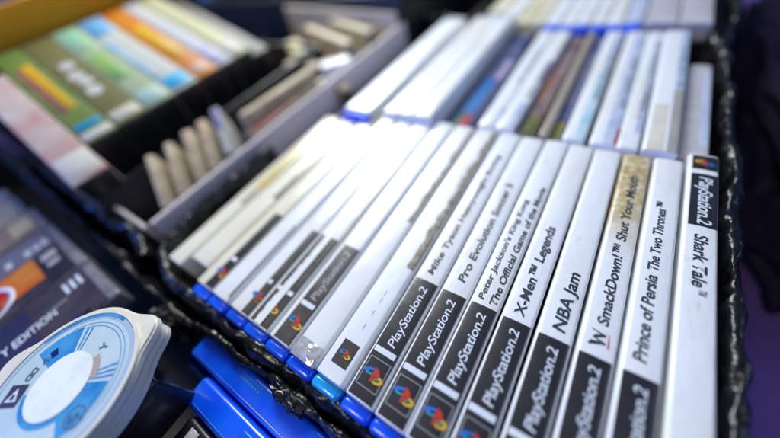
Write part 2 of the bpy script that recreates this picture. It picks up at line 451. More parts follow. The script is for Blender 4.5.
cZ = front(104.0, 117.4, 'rightmost front case turned end for end, black band at its far end', -52, 139, 0, rot=180, ends=3)
c = cZ; hw, top, L = c[1], c[2], c[3]; mid = -52 + L / 2
fz = lambda y: -(y - mid)                   # turned round: local y runs towards the viewer's end
ps_dress((c[0], hw, top, L), band=(fz(124.), fz(82.5)), y0=-L / 2, frame=False) if False else None
bb = link_mesh('black_band', patch_bm(-hw + .6, hw - 1.6, fz(121.8), fz(83), hw, top, .05, 16, 6), 'ink_black', c[0])
put_text('brand_lettering', 'PlayStation.2', bb, hw, top, fz(119), fz(84.5), 1.6, 5.6, 'ink_white', .018, .12, .14, spacing=.95)
bg = link_mesh('badge_tile', patch_bm(-hw + .6, hw - 1.6, fz(137.5), fz(125.5), hw, top, .05, 16, 4), 'ink_black', c[0])
logo(bg, hw, top, -.4, fz(131), 4.7)
put_text('title_lettering', 'Shark Tale', c[0], hw, top, fz(77.5), fz(47.5), 2.2, 5.0)
put_text('title_mark', TM, c[0], hw, top, fz(46.5), fz(43.8), 2.2, 5.0, bold=0, shear=0)

# ---- second row
c = game_case(-190, -162, -44, 250, -26, 'added navy block standing for shade between the divider and the yellow-panelled case', G_FRONT, paper='navy', shell='blue_dark', depth=90, ends=1)  # invented block that gives the shaded gap its dark colour
link_mesh('added_block_blue_panel', patch_bm(-6, 12, -60, -10, c[1], c[2], .06, 8, 4), surf('added_block_royal_blue', (.02, .05, .36), (.04, .05, .25), **FILM), c[0])
def back(x0, x1, label, y0=133, y1=306, z=0, **k):
    k.setdefault('rot', RJ.uniform(-.35, .35)); k.setdefault('lean', RJ.uniform(-.5, .5))
    return game_case(x0, x1, y0, y1, z, label, G_BACK, ends=k.pop('ends', .4), **k)
def strip(c, name, xa, xb, ya, yb, mat):
    t, hw, top, L = c
    return link_mesh(name, patch_bm(xa * hw, xb * hw, -L / 2 + ya * L, -L / 2 + yb * L, hw, top, .07, 8, 8), mat, t)
tint = lambda n, a, b=None: surf(n, a, b, rough=.4, coat=1., coat_rough=.2, scale=70, bumps=(55, .35, .0012), lo=.35, hi=.65)
lilac = tint('lilac_blue_print', (.42, .50, .70), (.60, .66, .80)); cyan = tint('pale_cyan_print', (.36, .62, .74), (.62, .76, .84))
brown = tint('brown_art_print', (.12, .08, .09), (.30, .20, .18)); indigo = tint('indigo_art_print', (.05, .06, .20), (.16, .18, .34))
olive = tint('olive_print', (.16, .17, .03), (.08, .10, .03)); redp = tint('red_art_print', (.55, .04, .05), (.40, .05, .07))
azure = tint('azure_art_print', (.01, .16, .60), (.02, .26, .62)); pinkp = tint('pink_lilac_print', (.62, .45, .60), (.42, .38, .62))
tan_pl = tint('tan_plastic', (.40, .34, .27), (.34, .29, .22)); greyb = tint('blue_grey_print', (.24, .28, .38), (.36, .40, .52))

back(-136, -108, 'white case with rounded blue end, leftmost of the second row', 116, 318, 8, depth=142, ends=5)
for xa, xb, zz, lb in ((-99.5, -84.6, 5, 'tall white case left of two equal neighbours in the second row'), (-84.4, -69.6, 6, 'tall white case between two equal neighbours in the second row'), (-69.4, -54, 6.5, 'tall white case beside the gap with the colourful sunken case')):
    back(xa, xb, lb, 124, 331, zz, depth=140, shell='paper_grey', rot=0, lean=0)
c = back(-49, -31, 'case with blue, red and dark art sunk in the gap beside the thick box set', 134, 322, -9, depth=118, paper=indigo, shell='blue_dark')
strip(c, 'green_art', -.7, .1, .0, .14, tint('green_art_print', (.04, .20, .12), (.02, .10, .12))); strip(c, 'azure_art', -.5, .6, .14, .45, azure)
strip(c, 'red_art', .0, .98, .0, .12, redp); strip(c, 'pink_art', .35, .98, .45, .66, pinkp)
c = back(-20, -6.5, 'plain white case just right of the sunken colourful case', shell='blue_teal'); strip(c, 'shade_print', .55, .98, .0, .16, lilac)
c = back(-5.8, 8.6, 'white case with lilac lower end and teal plastic tip, second row', shell='blue_teal'); strip(c, 'lilac_print', .1, .98, .0, .22, lilac); strip(c, 'plum_print', .45, .98, .40, .62, tint('plum_print', (.40, .34, .52)))
c = back(9.2, 21.4, 'dark brown case with green printed lower end, second row', -0 + 133, 306, -5, paper=brown, shell='case_black'); strip(c, 'green_print', -.6, .9, .0, .16, olive); strip(c, 'orange_print', -.8, -.1, .3, .55, tint('orange_brown_print', (.42, .20, .08)))
c = back(22, 28.5, 'very thin tan plastic case between two dark cases', 133, 306, 0, paper=tan_pl, shell='case_clear')
c = back(29.2, 38.4, 'thin dark indigo case with olive-yellow lower end, second row', 133, 306, -5, paper=indigo, shell='case_black'); strip(c, 'olive_print', -.8, .8, .0, .15, tint('olive_yellow_print', (.30, .27, .04), (.2, .2, .05)))
c = back(39, 52.6, 'white case with cyan right half, right of the dark cases'); strip(c, 'cyan_print', .0, .98, .0, .55, cyan); strip(c, 'lilac_print', .1, .98, .55, .97, lilac)
c = back(53.4, 68.6, 'white case with pale lilac right half and red spot'); strip(c, 'lilac_print', -.1, .98, .0, .97, lilac); link_mesh('red_spot', patch_bm(5.2, 7.3, -84, -66, c[1], c[2], .10, 5, 4), redp, c[0])
c = back(69.3, 80.6, 'white case with two blue-grey marks, left of the widest right-hand case'); strip(c, 'blue_print', .3, .98, .1, .9, lilac); strip(c, 'grey_marks', .45, .98, .28, .46, greyb)
c = back(81.2, 98.4, 'wide white case with pale blue right side and grey lower end', 133, 303, 2); strip(c, 'blue_print', .35, .99, .42, .98, tint('powder_blue_print', (.42, .54, .74), (.52, .62, .80))); strip(c, 'grey_print', .3, .99, .0, .42, tint('grey_olive_print', (.44, .42, .38), (.38, .36, .33))); strip(c, 'cream_print', -.95, .1, .0, .3, tint('cream_print', (.74, .70, .60)))
c = back(99.6, 113.6, 'short grey lilac case, rightmost of the second row', 140, 256, -4, paper='paper_grey', shell='case_clear'); strip(c, 'pale_print', .2, .9, .1, .9, lilac)

def strokes(c, ya, yb, seed, mat='ink_grey', xb=2.6, h=5.4):
    t, hw, top, L = c; rn = random.Random(seed); bm = bmesh.new(); y = -L / 2 + ya * L; end = -L / 2 + yb * L
    while y < end:
        w_ = rn.uniform(1.6, 3.2); hh = h * rn.uniform(.6, 1.)
        if rn.random() < .85:
            for (u0, u1, v0, v1) in ((0, hh, 0, .7), (0, .8, 0, w_), (hh * .5, hh * .5 + .7, .7, w_)):
                vs = [bm.verts.new(Vector((x, yy, top + .16 + zprof(x, hw))) * S) for x, yy in ((xb - u0, y + v0), (xb - u0, y + v1), (xb - u1, y + v1), (xb - u1, y + v0))]
                bm.faces.new(vs)
        y += w_ + .9
    bmesh.ops.recalc_face_normals(bm, faces=list(bm.faces))
    for fc in bm.faces:
        if fc.normal.z < 0: fc.normal_flip()
    return link_mesh('title_strokes', bm, mat, t, False)
for lb, ya, yb, mt in (('plain white case just right', .35, .75, 'ink_line'), ('white case with lilac lower end', .25, .6, 'ink_plum'), ('white case with cyan right half', .3, .8, 'ink_grey'), ('white case with pale lilac right half', .25, .7, 'ink_grey'),
                       ('white case with two blue-grey marks', .2, .85, 'ink_grey'), ('wide white case with pale blue', .45, .8, 'ink_grey'), ('dark brown case', .3, .8, 'ink_line'), ('thin dark indigo', .3, .8, 'ink_line')):
    for o in list(COL.objects):
        if o.get('label', '').startswith(lb):
            c_ = CASES[o.name]
            strokes(c_, ya, yb, hash(lb) % 7 if False else len(lb), mt, c_[1] * .75 if c_[1] > 5 else 2.0, min(4.5, c_[1]))

# ---- far crate
for xa, xb, ya, pp, lb in ((-56, -40, 336, 'paper_cream', 'cream case second to the left of the blue-tipped whites in the far crate'), (-76, -58, 352, 'paper', 'white case in the far crate between a cream one and the crate corner'), (-100, -78, 368, 'paper_cream', 'wide cream case at the left corner of the far crate')):
    game_case(xa, xb, ya, 505, -3, lb, G_FAR, paper=pp, shell='case_clear', ends=1, depth=115)
far_x = [-38, -23.5, -8.5, 6.5, 20, 33, 48, 63.5, 90, 114]
far_lab = ['cream white case directly left of the blue-tipped whites in the far crate', 'white case with blue tip second from left in the far crate', 'white case with blue tip third from left in the far crate',
           'white case with blue tip fourth from left in the far crate', 'white case with blue tip fifth from left in the far crate', 'white case with blue tip beside a greyer neighbour in the far crate',
           'bluish white case with bright blue print in the far crate', 'wide grey white case second from right in the far crate', 'wide grey white case at right end of the far crate']
for i, lb in enumerate(far_lab):
    game_case(far_x[i] + .4, far_x[i + 1] - .4, 330, 505, -1 - random.random() * 2, lb, G_FAR, paper=('paper_cream' if i == 0 else 'paper' if i < 6 else lilac if i == 6 else 'paper_grey'), shell='blue' if 0 < i < 7 else 'case_clear', ends=7 if 0 < i < 7 else 1, depth=120)

# ------------------------------------------------------------------ tape crate, upper left
E0 = Vector((-262, 0, 28)); TD = Vector((-.955, .08, .287)).normalized(); TY = Vector((-.08, -.9968, 0)).normalized(); TN = TD.cross(TY).normalized()
def tape_frame(y): # rotation so that local +x = away along the spine, local z = up off the spine
    return Matrix((TD, TY, TN)).transposed()
def video(y0, y1, label, base, prints, L=186, slide=30, sink=0):
    t = thing('video_case', label, 'video case', (E0 + TD * slide - TN * (104 + sink) + Vector((0, (y0 + y1) / 2, 0))), 'video cases in the upper left crate')
    t.rotation_euler = tape_frame(0).to_euler()
    h = (y1 - y0) / 2
    o = link_mesh('shell', box_bm(0, L, -h + .4, h - .4, 0, 103, 2., 3), 'case_black', t); shade_auto(o)
    sl = link_mesh('printed_sleeve', box_bm(1, L - 1, -h, h, 8, 104, 1.6, 3), base, t); shade_auto(sl)
    for nm, a, b_, xa, xb, m in prints:
        o = link_mesh(nm, box_bm(a * L + 1.2, b_ * L - 1.2, -h * xb, -h * xa, 103.5, 104.25, .3, 1), m, t)
    return t
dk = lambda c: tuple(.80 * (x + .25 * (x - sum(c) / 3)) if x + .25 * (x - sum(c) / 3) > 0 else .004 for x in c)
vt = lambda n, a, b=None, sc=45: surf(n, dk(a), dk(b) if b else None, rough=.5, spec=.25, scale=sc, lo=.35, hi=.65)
V = lambda s: vt(s[0], s[1], s[2])
white_v = vt('glossy_off_white', (.66, .66, .62), (.58, .56, .52))
video(-61, -33.5, 'pinkish white video case with red blotches, nearest in its crate', vt('pink_white_print', (.64, .62, .58), (.52, .30, .29), 22),
      [('pale_end', .02, .2, -.9, .9, white_v)], slide=-4)
video(-32.5, -6, 'green video case with a yellow and plum title bar and pale tip', vt('moss_green_print', (.15, .22, .06), (.22, .27, .12)),
      [('yellow_title', .28, .8, -.1, .55, vt('yellow_title_print', (.68, .45, .04), (.62, .34, .06))), ('plum_bar', .26, .78, -.55, -.12, vt('plum_bar_print', (.26, .08, .13), (.34, .15, .08))),
       ('blue_bar', .09, .16, -.8, .8, vt('cyan_blue_print', (.03, .28, .46))), ('pale_tip', .01, .08, -.9, .9, white_v)])
t_ol = video(-5, 23.5, 'dark olive video case with fat white lettering', vt('olive_brown_print', (.17, .16, .07), (.21, .20, .10)),
      [('pale_tip', .02, .12, -.85, .85, vt('cream_tip_print', (.62, .60, .50)))])
def blobs(parent, pts, z, mat, name='white_lettering'):
    b = bmesh.new()
    for (x, y, rx, ry) in pts:
        vs = [b.verts.new(Vector((px, py, z)) * S) for px, py in ellipse_pts(x, y, rx, ry, 14)]
        b.faces.new(vs)
    for fc in b.faces:
        if fc.normal.z < 0: fc.normal_flip()
    return link_mesh(name, b, mat, parent, False)
blobs(t_ol, [(62, 1, 9, 7), (80, -1, 7, 6.5), (95, 1, 9, 7), (117, -1, 8, 7)], 104.3, white_v)
video(24.5, 51.5, 'pale green video case with mixed green and cream print', vt('pale_green_print', (.36, .46, .30), (.46, .50, .36), 30),
      [('green_print', .3, .62, -.8, .4, vt('mid_green_print', (.18, .40, .16), (.38, .44, .14))), ('aqua_print', .66, .98, -.8, .8, vt('aqua_print', (.30, .55, .42), (.5, .6, .3))), ('aqua_tip', .02, .16, -.8, .8, vt('aqua_tip_print', (.42, .58, .56), (.48, .54, .42)))])
video(52.5, 79.5, 'white video case with sky blue ends, left of the orange one', vt('sky_white_print', (.62, .68, .70), (.60, .58, .48), 35),
      [('sky_tip', .02, .16, -.9, .9, vt('sky_tip_print', (.10, .42, .64), (.2, .5, .66))), ('sky_edge', .16, .7, -.95, -.5, vt('sky_edge_print', (.22, .46, .68), (.5, .62, .7))), ('sky_end', .75, .99, -.9, .9, vt('sky_end_print', (.18, .44, .72), (.5, .62, .72)))])
video(80.5, 105.5, 'orange and yellow video case', vt('orange_print', (.62, .20, .03), (.60, .28, .05), 30),
      [('yellow_print', .25, .72, -.5, .6, vt('golden_print', (.68, .44, .03), (.60, .36, .03))), ('pale_tip', .05, .13, -.6, .6, vt('peach_tip_print', (.60, .48, .44)))])
video(106.5, 126, 'lilac white video case, between the orange and the pale yellow ones', vt('lilac_white_print', (.52, .54, .64), (.60, .60, .56), 35),
      [('lilac_tip', .03, .25, -.8, .8, vt('lilac_tip_print', (.42, .42, .62), (.56, .56, .62)))])
video(127, 150, 'pale yellow-green video case, farthest in its crate', vt('straw_print', (.46, .45, .22), (.54, .52, .36), 35), [('cream_tip', .02, .2, -.8, .8, vt('cream_tip_two', (.60, .58, .52)))])
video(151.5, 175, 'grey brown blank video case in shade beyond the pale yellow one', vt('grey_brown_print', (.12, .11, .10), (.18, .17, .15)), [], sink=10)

def board(name, label, cat, corners, thick, mat, bev=.8):
    """a flat board given by four corners in order (mm) and a thickness along its normal"""
    p = [Vector(c) for c in corners]
    n = (p[1] - p[0]).cross(p[3] - p[0]).normalized() * thick
    b = bmesh.new()
    lo = [b.verts.new(v * S) for v in p]; hi = [b.verts.new((v + n) * S) for v in p]
    b.faces.new(lo[::-1]); b.faces.new(hi)
    for i in range(4): b.faces.new((lo[i], lo[(i + 1) % 4], hi[(i + 1) % 4], hi[i]))
    bmesh.ops.recalc_face_normals(b, faces=list(b.faces))
    bmesh.ops.bevel(b, geom=list(b.edges), offset=bev * S, segments=2, affect='EDGES')
    o = link_mesh(name, b, mat); shade_auto(o)
    if label: o['label'] = label; o['category'] = cat
    return o

def crate(label, x0, x1, y0, y1, z0, z1, th=4, tops=None, mat='crate'):
    """open box: floor and four walls"""
    t = thing('crate', label, 'crate', ((x0 + x1) / 2, (y0 + y1) / 2, z0))
    cx, cy = (x0 + x1) / 2, (y0 + y1) / 2; h = z1 - z0
    hh = tops or (h, h, h, h)    # front, right, back, left wall heights
    hx, hy = (x1 - x0) / 2, (y1 - y0) / 2
    for nm, a in (('crate_floor', (-hx, hx, -hy, hy, 0, 3)), ('crate_wall', (-hx, hx, -hy, -hy + th, 3.01, hh[0])), ('crate_wall', (hx - th, hx, -hy + th + .01, hy - th - .01, 3.01, hh[1])),
                  ('crate_wall', (-hx, hx, hy - th, hy, 3.01, hh[2])), ('crate_wall', (-hx, -hx + th, -hy + th + .01, hy - th - .01, 3.01, hh[3]))):
        o = link_mesh(nm, box_bm(*a, r=.8, seg=2), mat, t); shade_auto(o)
    return t
ZT = -140
c = crate('black crate holding the video cases', -482, -262.5, -64, 230, ZT, 24, tops=(140, 150, 150, 226))
o = link_mesh('orange_rail', box_bm(-109 - 5.5, -109 + 5.5, -146, 200, 226.5, 262, 2, 2), 'wood', c); shade_auto(o)

# compartment between the video cases and the divider
board('divider', 'grey lilac plastic divider sheet left of the front row', 'divider', ((-203, -50, ZT), (-203, 330, ZT), (-203, 330, 0), (-203, -50, 0)), 4, 'divider')
board('end_board', 'thin beige board closing the near end of the left compartment', 'board', ((-345, -52, -125), (-206, -52, -125), (-206, -52, -3), (-345, -52, -2)), 3, 'board')
board('end_board', 'beige grey board closing the far end of the left compartment', 'board', ((-208, 322, -125), (-420, 322, -125), (-420, 322, 24), (-208, 322, 12)), 5, 'board')
def slim(P1, P2, th, drop, label, mats, name='cassette_case', ext=0):
    """slim case seen on its narrow edge: edge runs P1 (far, high) to P2, body hangs below"""
    P1, P2 = Vector(P1), Vector(P2)
    X = (P2 - P1); L = X.length; X.normalize()
    Z = Vector((0, 0, 1)); Z = (Z - X * Z.dot(X)).normalized(); Y = Z.cross(X)
    base = (P1 + P2) / 2 - Z * drop
    t = thing(name, label, 'slim case', base, 'slim cases in the left compartment')
    t.rotation_euler = Matrix((X, Y, Z)).transposed().to_euler()
    o = link_mesh('case_body', box_bm(-L / 2, L / 2, -th / 2, th / 2, 0, drop - 1.5, 1.0, 2), mats[0], t); shade_auto(o)
    o = link_mesh('edge_insert', box_bm(-L / 2 + 2, L / 2 - 2, -th / 2 - .25, th / 2 + .25, 5, drop, 1.2, 3), mats[1], t); shade_auto(o)
    if len(mats) > 2:
        o = link_mesh('edge_print', box_bm(-L / 2 + 4, -L / 2 + L * .5, -th * .35, th * .35, drop - 3, drop + .3, .6, 2), mats[2], t)
    return t
crm = vt('cream_card', (.72, .64, .48), (.46, .37, .27), 70); peach = vt('peach_card', (.70, .42, .30), (.66, .56, .44)); viol = vt('violet_card', (.16, .15, .42), (.30, .28, .5))
lab = ['nearest slim cream case edge in the left compartment', 'second slim cream case edge from the near end', 'slim cream case with peach top, left of its peach twin', 'slim peach-topped case beside the violet-topped one', 'slim white case with violet top']
pts = [((-250, -8, 22), (-208, -34, -2)), ((-250, 10, 22), (-208, -19, -2)), ((-250, 29, 22), (-208, 0, -2)), ((-250, 45, 22), (-208, 14, -2)), ((-250, 62, 24), (-208, 33, 0))]
for i in range(5):
    slim(*pts[i], (6, 6, 8.5, 8, 7)[i], 80, lab[i], ('case_black', crm if i < 4 else white_v) + ((peach,) if i in (2, 3) else (viol,) if i == 4 else ()))
slim((-226, 69, 14), (-219, 165, 14), 10, 90, 'long cream edge lying behind the divider, inner one', ('case_clear', crm))
slim((-214, 62, 2), (-210, 172, 2), 9, 80, 'long cream edge with red line, touching the divider', ('case_clear', crm, redp))
slim((-338, 244, 8), (-288, 218, 6), 20, 90, 'bright cream blocky case end in the left compartment', ('case_clear', vt('yellow_cream_card', (.66, .60, .34), (.7, .66, .5))))
slim((-300, 196, 2), (-240, 196, 2), 14, 80, 'dull cream case end between two brighter ends', ('case_black', crm))
slim((-240, 196, 2), (-212, 222, 2), 18, 70, 'bright white case end touching the divider', ('case_clear', 'paper'))
slim((-345, 288, 10), (-235, 252, 4), 12, 90, 'long cream edge running across the compartment, nearer of two', ('case_black', crm))
slim((-320, 318, 8), (-222, 284, 6), 12, 90, 'long cream edge running across the compartment, against the board', ('case_black', vt('straw_card', (.54, .50, .30), (.5, .46, .36))))
slim((-300, 235, -6), (-240, 222, -8), 16, 70, 'rusty red case end sunk between cream ones', ('case_black', vt('rust_card', (.20, .08, .06), (.14, .06, .05))))
RJ2 = random.Random(9)
jl = ['brown case end sunk deepest beside the video crate', 'pinkish case end low in the compartment between cream edges', 'dark case end wedged behind the violet-topped one', 'tan case end low beside the divider', 'reddish brown case end below the bright cream block', 'grey case end low by the end board']
jm = [('brown_card', (.20, .13, .09)), ('dusty_pink_card', (.44, .28, .25)), ('dark_card', (.05, .045, .045)), ('tan_card', (.40, .32, .22)), ('red_brown_card', (.26, .11, .08)), ('grey_card', (.28, .27, .27))]
for i, (px_, py_, pz_) in enumerate([(-250, 92, -2), (-240, 128, -6), (-246, 74, -8), (-214, 186, -8), (-268, 208, -12), (-250, 262, -6)]):
    slim((px_, py_, pz_), (px_ + RJ2.uniform(22, 34), py_ + RJ2.uniform(-14, 4), pz_ - RJ2.uniform(0, 4)), 11, 70, jl[i], ('case_black', vt(jm[i][0], jm[i][1])))
crate('black crate under the left compartment', -262, -205.5, -50, 328, ZT, -25)
# ------------------------------------------------------------------ front left: flat cases, disc stack, blue cases
def flat_case(x0, x1, y0, y1, z, label, base, tilt=0., th=14):
    t = thing('handheld_game_case', label, 'game case', ((x0 + x1) / 2, (y0 + y1) / 2, z - th), 'flat game cases in the front left crate')
    t.rotation_euler = (0, math.radians(tilt), 0)
    hx, hy = (x1 - x0) / 2, (y1 - y0) / 2
    o = link_mesh('shell', box_bm(-hx, hx, -hy, hy, 0, th, 2.2, 4), 'case_clear', t); shade_auto(o)
    o = link_mesh('cover_sheet', box_bm(-hx + .8, hx - .8, -hy + 1, hy - 6, th - 1, th + .3, .3, 1), base, t); shade_auto(o)
    return t, hx, hy, th
def tile(c, name, x0, x1, y0, y1, mat, off=.3):
    t, hx, hy, th = c
    b = prism_bm([(x0, y0), (x1, y0), (x1, y1), (x0, y1)], th + off, th + off + .25)
    return link_mesh(name, b, mat, t, False)
def flat_text(name, body, parent, x, y0, y1, z, h, mat, bold=.02, shear=0.):
    me, (a, b, c, d) = text_mesh(body, bold, shear)
    sy = (y1 - y0) / (b - a); sx = h / .73
    for v in me.vertices: v.co = Vector((x - v.co.y * sx, y0 + (v.co.x - a) * sy, z)) * S
    me.materials.clear(); me.materials.append(M[mat]); me.name = name
    o = bpy.data.objects.new(name, me); COL.objects.link(o); o.parent = parent
    if me.polygons and me.polygons[0].normal.z < 0: me.flip_normals()
    return o
plum = vt('dark_plum_cover', (.030, .024, .036), (.07, .058, .072)); greyc = vt('grey_lilac_cover', (.12, .12, .16), (.18, .18, .23))
flat_case(-480, -412, -215, -104, -14, 'bluish grey flat case, farthest in the front left crate', vt('slate_cover', (.16, .18, .24), (.22, .22, .26)))
flat_case(-408, -352, -215, -98, -2, 'cream grey flat case with dark edge, second farthest in its crate', vt('cream_cover', (.40, .38, .33), (.34, .32, .28)))
c = flat_case(-349, -304, -215, -93, 0, 'brown flat case with a cream square at its end', vt('brown_cover', (.16, .12, .10), (.24, .20, .17)))
tile(c, 'cream_square', -14, 14, 38, 54, vt('cream_square_print', (.50, .44, .32)))
c = flat_case(-299, -217, -200, -91.5, 0, 'flat case with an orange square and red ringed emblem', plum)
tile(c, 'grey_band', -39, -8, -50, 47, greyc)
b = bmesh.new()                                    # line of white title strokes, too soft to read
link_mesh('pale_title_strokes', b, 'ink_white', c[0]); 
k = c[0].children[-1] if c[0].children else None
bm = bmesh.new(); random.seed(4)
yy = -46.
while yy < 44:
    wdt = random.uniform(3.2, 5.5); hgt = random.uniform(6, 11)
    if random.random() < .82:
        for seg in range(2):
            xo = -14 - seg * hgt * .5
            vs = [bm.verts.new(Vector(p) * S) for p in ((xo, yy, 14.75), (xo, yy + wdt * .8, 14.75), (xo - hgt * .36, yy + wdt * .8, 14.75), (xo - hgt * .36, yy, 14.75))]
            bm.faces.new(vs[::1])
    yy += wdt + 1.2
for o in list(c[0].children):
    if o.name.startswith('pale_title_strokes'): bm.to_mesh(o.data)
bm.free()
osq = tile(c, 'orange_square', -6, 28, -46, 31, vt('orange_cover_print', (.50, .13, .03), (.52, .22, .08), 60))
z0 = 14.62
b = prism_bm(ellipse_pts(17, -5, 17, 16, 40), z0, z0 + .2); link_mesh('red_emblem', b, vt('crimson_print', (.36, .015, .02), (.26, .01, .02)), osq)
b = ring_bm(16.5, 19.5, z0, z0 + .3, 60, cx=17, cy=-5); link_mesh('white_ring', b, 'ink_white', osq)
b = prism_bm([(10, -14), (14, -2), (22, -4), (20, -14)], z0 + .25, z0 + .4); link_mesh('red_figure', b, 'ink_red', osq)
tile(c, 'black_end', -6, 38, 32, 47, 'case_black')
o = tile(c, 'grey_symbol', 0, 9, 35, 45, 'ink_line', .6); tile(c, 'grey_symbol', 14, 20, 36, 44, 'ink_line', .6)
c = flat_case(-213, -161, -205, -91, 0, 'flat case with a white title line ending in capitals, beside the disc stack', plum)
tile(c, 'indigo_area', -24, 22, -50, 16, vt('indigo_cover_print', (.022, .022, .06), (.04, .036, .08)))
flat_text('cover_title', 'Y EDITION', c[0], 3, -2, 28, 14.75, 7.2, 'ink_white')
flat_text('cover_small_title', 'ooooo', c[0], -3, 24, 36, 14.75, 3, 'ink_line')
for k in range(3): tile(c, 'white_bar', -20, -8, 37 + k * 4.2, 39 + k * 4.2, 'ink_white')

def umd(z, ang, label, dress, dx=0, dy=0):
    t = thing('mini_disc_cartridge', label, 'disc cartridge', (-97 + dx, -120.5 + dy, z - 4.2), 'disc cartridges in the front left stack', (0, 0, math.radians(ang)))
    # outline: round body with two blunt shoulders
    pts = []
    for i in range(120):
        a = 2 * math.pi * i / 120; d = math.degrees(a)
        r = 32.5
        for c0, amp, wd in ((72, 7.5, 14), (198, 8.0, 16)):
            q = (d - c0 + 180) % 360 - 180
            r += amp * math.exp(-(q / wd) ** 2)
        if 72 < d < 198: r += 1.6 * math.sin(math.pi * (d - 72) / 126)
        pts.append((r * math.cos(a), r * math.sin(a)))
    b = prism_bm(pts, 0, 4.2)
    bmesh.ops.bevel(b, geom=[e for e in b.edges if abs((e.verts[0].co - e.verts[1].co).z) < 1e-6], offset=.9 * S, segments=3, affect='EDGES')
    o = link_mesh('cartridge_shell', b, 'umd_shell', t); shade_auto(o, 50)
    if not dress: return t
    zt = 4.2
    o = link_mesh('shell_rim', ring_bm(30.6, 32.4, zt - .2, zt + .75, 120), 'umd_shell', t); shade_auto(o, 30)
    lb = link_mesh('disc_label', prism_bm(ellipse_pts(0, 0, 29.6, 29.6, 96), zt + .02, zt + .25), 'umd_pale', t); shade_auto(lb, 30)
    link_mesh('clear_rim', ring_bm(28.2, 30.2, zt + .27, zt + .42, 120), 'umd_clear', lb, False)
    link_mesh('blue_rim', ring_bm(29.0, 30.5, zt + .44, zt + .58, 80, math.radians(95), math.radians(175)), 'umd_blue', lb, False)
    for r0 in (24.4, 26.0): link_mesh('rim_line', ring_bm(r0, r0 + .28, zt + .27, zt + .33, 120, math.radians(-60), math.radians(150)), 'umd_blue', lb, False)
    link_mesh('blue_swoosh', ring_bm(13, 25.5, zt + .27, zt + .36, 30, math.radians(138), math.radians(182)), 'umd_blue', lb, False)
    link_mesh('blue_patch', ring_bm(13, 23.5, zt + .27, zt + .36, 30, math.radians(-22), math.radians(34)), 'umd_blue', lb, False)
    link_mesh('blue_ring', ring_bm(12.8, 15.5, zt + .27, zt + .34, 60, math.radians(225), math.radians(345)), 'umd_blue', lb, False)
    for a in (38, 43, 49, 131, 125): link_mesh('blue_ray', ring_bm(14, 24, zt + .27, zt + .36, 4, math.radians(a), math.radians(a + 2.2)), 'umd_blue', lb, False)
    link_mesh('tan_patch', ring_bm(13, 16, zt + .37, zt + .42, 20, math.radians(40), math.radians(80)), 'umd_tan', lb, False)
    link_mesh('round_sticker', prism_bm(ellipse_pts(0, 0, 13.2, 13.2, 72), zt + .45, zt + .62), 'sticker', t, False)
    def place(name, body, r, a, h, mat, rot):
        me, (x0, x1, y0, y1) = text_mesh(body, .02)
        s = h / .73; mx = (x0 + x1) / 2; my = (y0 + y1) / 2
        R = Matrix.Rotation(math.radians(rot), 3, 'Z'); p = Vector((r * math.cos(math.radians(a)), r * math.sin(math.radians(a)), zt + .50))
        for v in me.vertices: v.co = (R @ (Vector((v.co.x - mx, v.co.y - my, 0)) * s) + p) * S
        me.materials.clear(); me.materials.append(M[mat]); me.name = name
        o = bpy.data.objects.new(name, me); COL.objects.link(o); o.parent = lb
        return o
    # rating diamond with triangle
    a = math.radians(222); p = (20.2 * math.cos(a), 20.2 * math.sin(a)); ar = math.radians(34)
    def rotp(q): return [(p[0] + x * math.cos(ar) - y * math.sin(ar), p[1] + x * math.sin(ar) + y * math.cos(ar)) for x, y in q]
    dm = link_mesh('rating_diamond', prism_bm(rotp([(-4.2, -4.2), (4.2, -4.2), (4.2, 4.2), (-4.2, 4.2)]), zt + .37, zt + .44), 'ink_plum', lb, False)
    link_mesh('rating_triangle', prism_bm(rotp([(-2.8, -2.2), (2.8, -2.2), (0, 2.9)]), zt + .45, zt + .50), 'ink_white', dm, False)
    link_mesh('rating_mark', prism_bm(rotp([(-1., -1.5), (1., -1.5), (.8, .5), (-.8, .5)]), zt + .51, zt + .54), 'ink_plum', dm, False)
    # ringed two-letter publisher mark
    a = math.radians(-2); p = Vector((20.5 * math.cos(a), 20.5 * math.sin(a)))
    link_mesh('ringed_mark', ring_bm(3.5, 4.0, zt + .38, zt + .46, 40, cx=p.x, cy=p.y), 'ink_grey', lb, False)
    place('mark_lettering', 'EA', 20.5, -2, 3.2, 'ink_grey', 60)
    for ch, an in (('D', 202), ('D', 194), ('V', 180)): place('round_lettering', ch, 19.0, an, 3.0, 'ink_grey', an + 90)
    link_mesh('navy_square', ring_bm(17, 21, zt + .38, zt + .43, 6, math.radians(164), math.radians(173)), 'blue_dark', lb, False)
    place('round_lettering', 'Y', 18.5, 85, 3.6, 'ink_grey', 110)
    return t
umd(26, 0, 'white disc cartridge with blue label and round white sticker, top of its stack', True)
umd(21.6, -2, 'white disc cartridge directly under the top one', False, -.9, -1.2)
umd(17.2, 2, 'white disc cartridge at the bottom of its stack', False, -.6, -2.0)
c = flat_case(-150, -72, -215, -101, 12.8, 'dark flat case under the disc cartridges', 'blue_dark', th=30)
for o_ in c[0].children: o_.data.materials[0] = M['case_black' if o_.name.startswith('shell') else 'blue_dark']

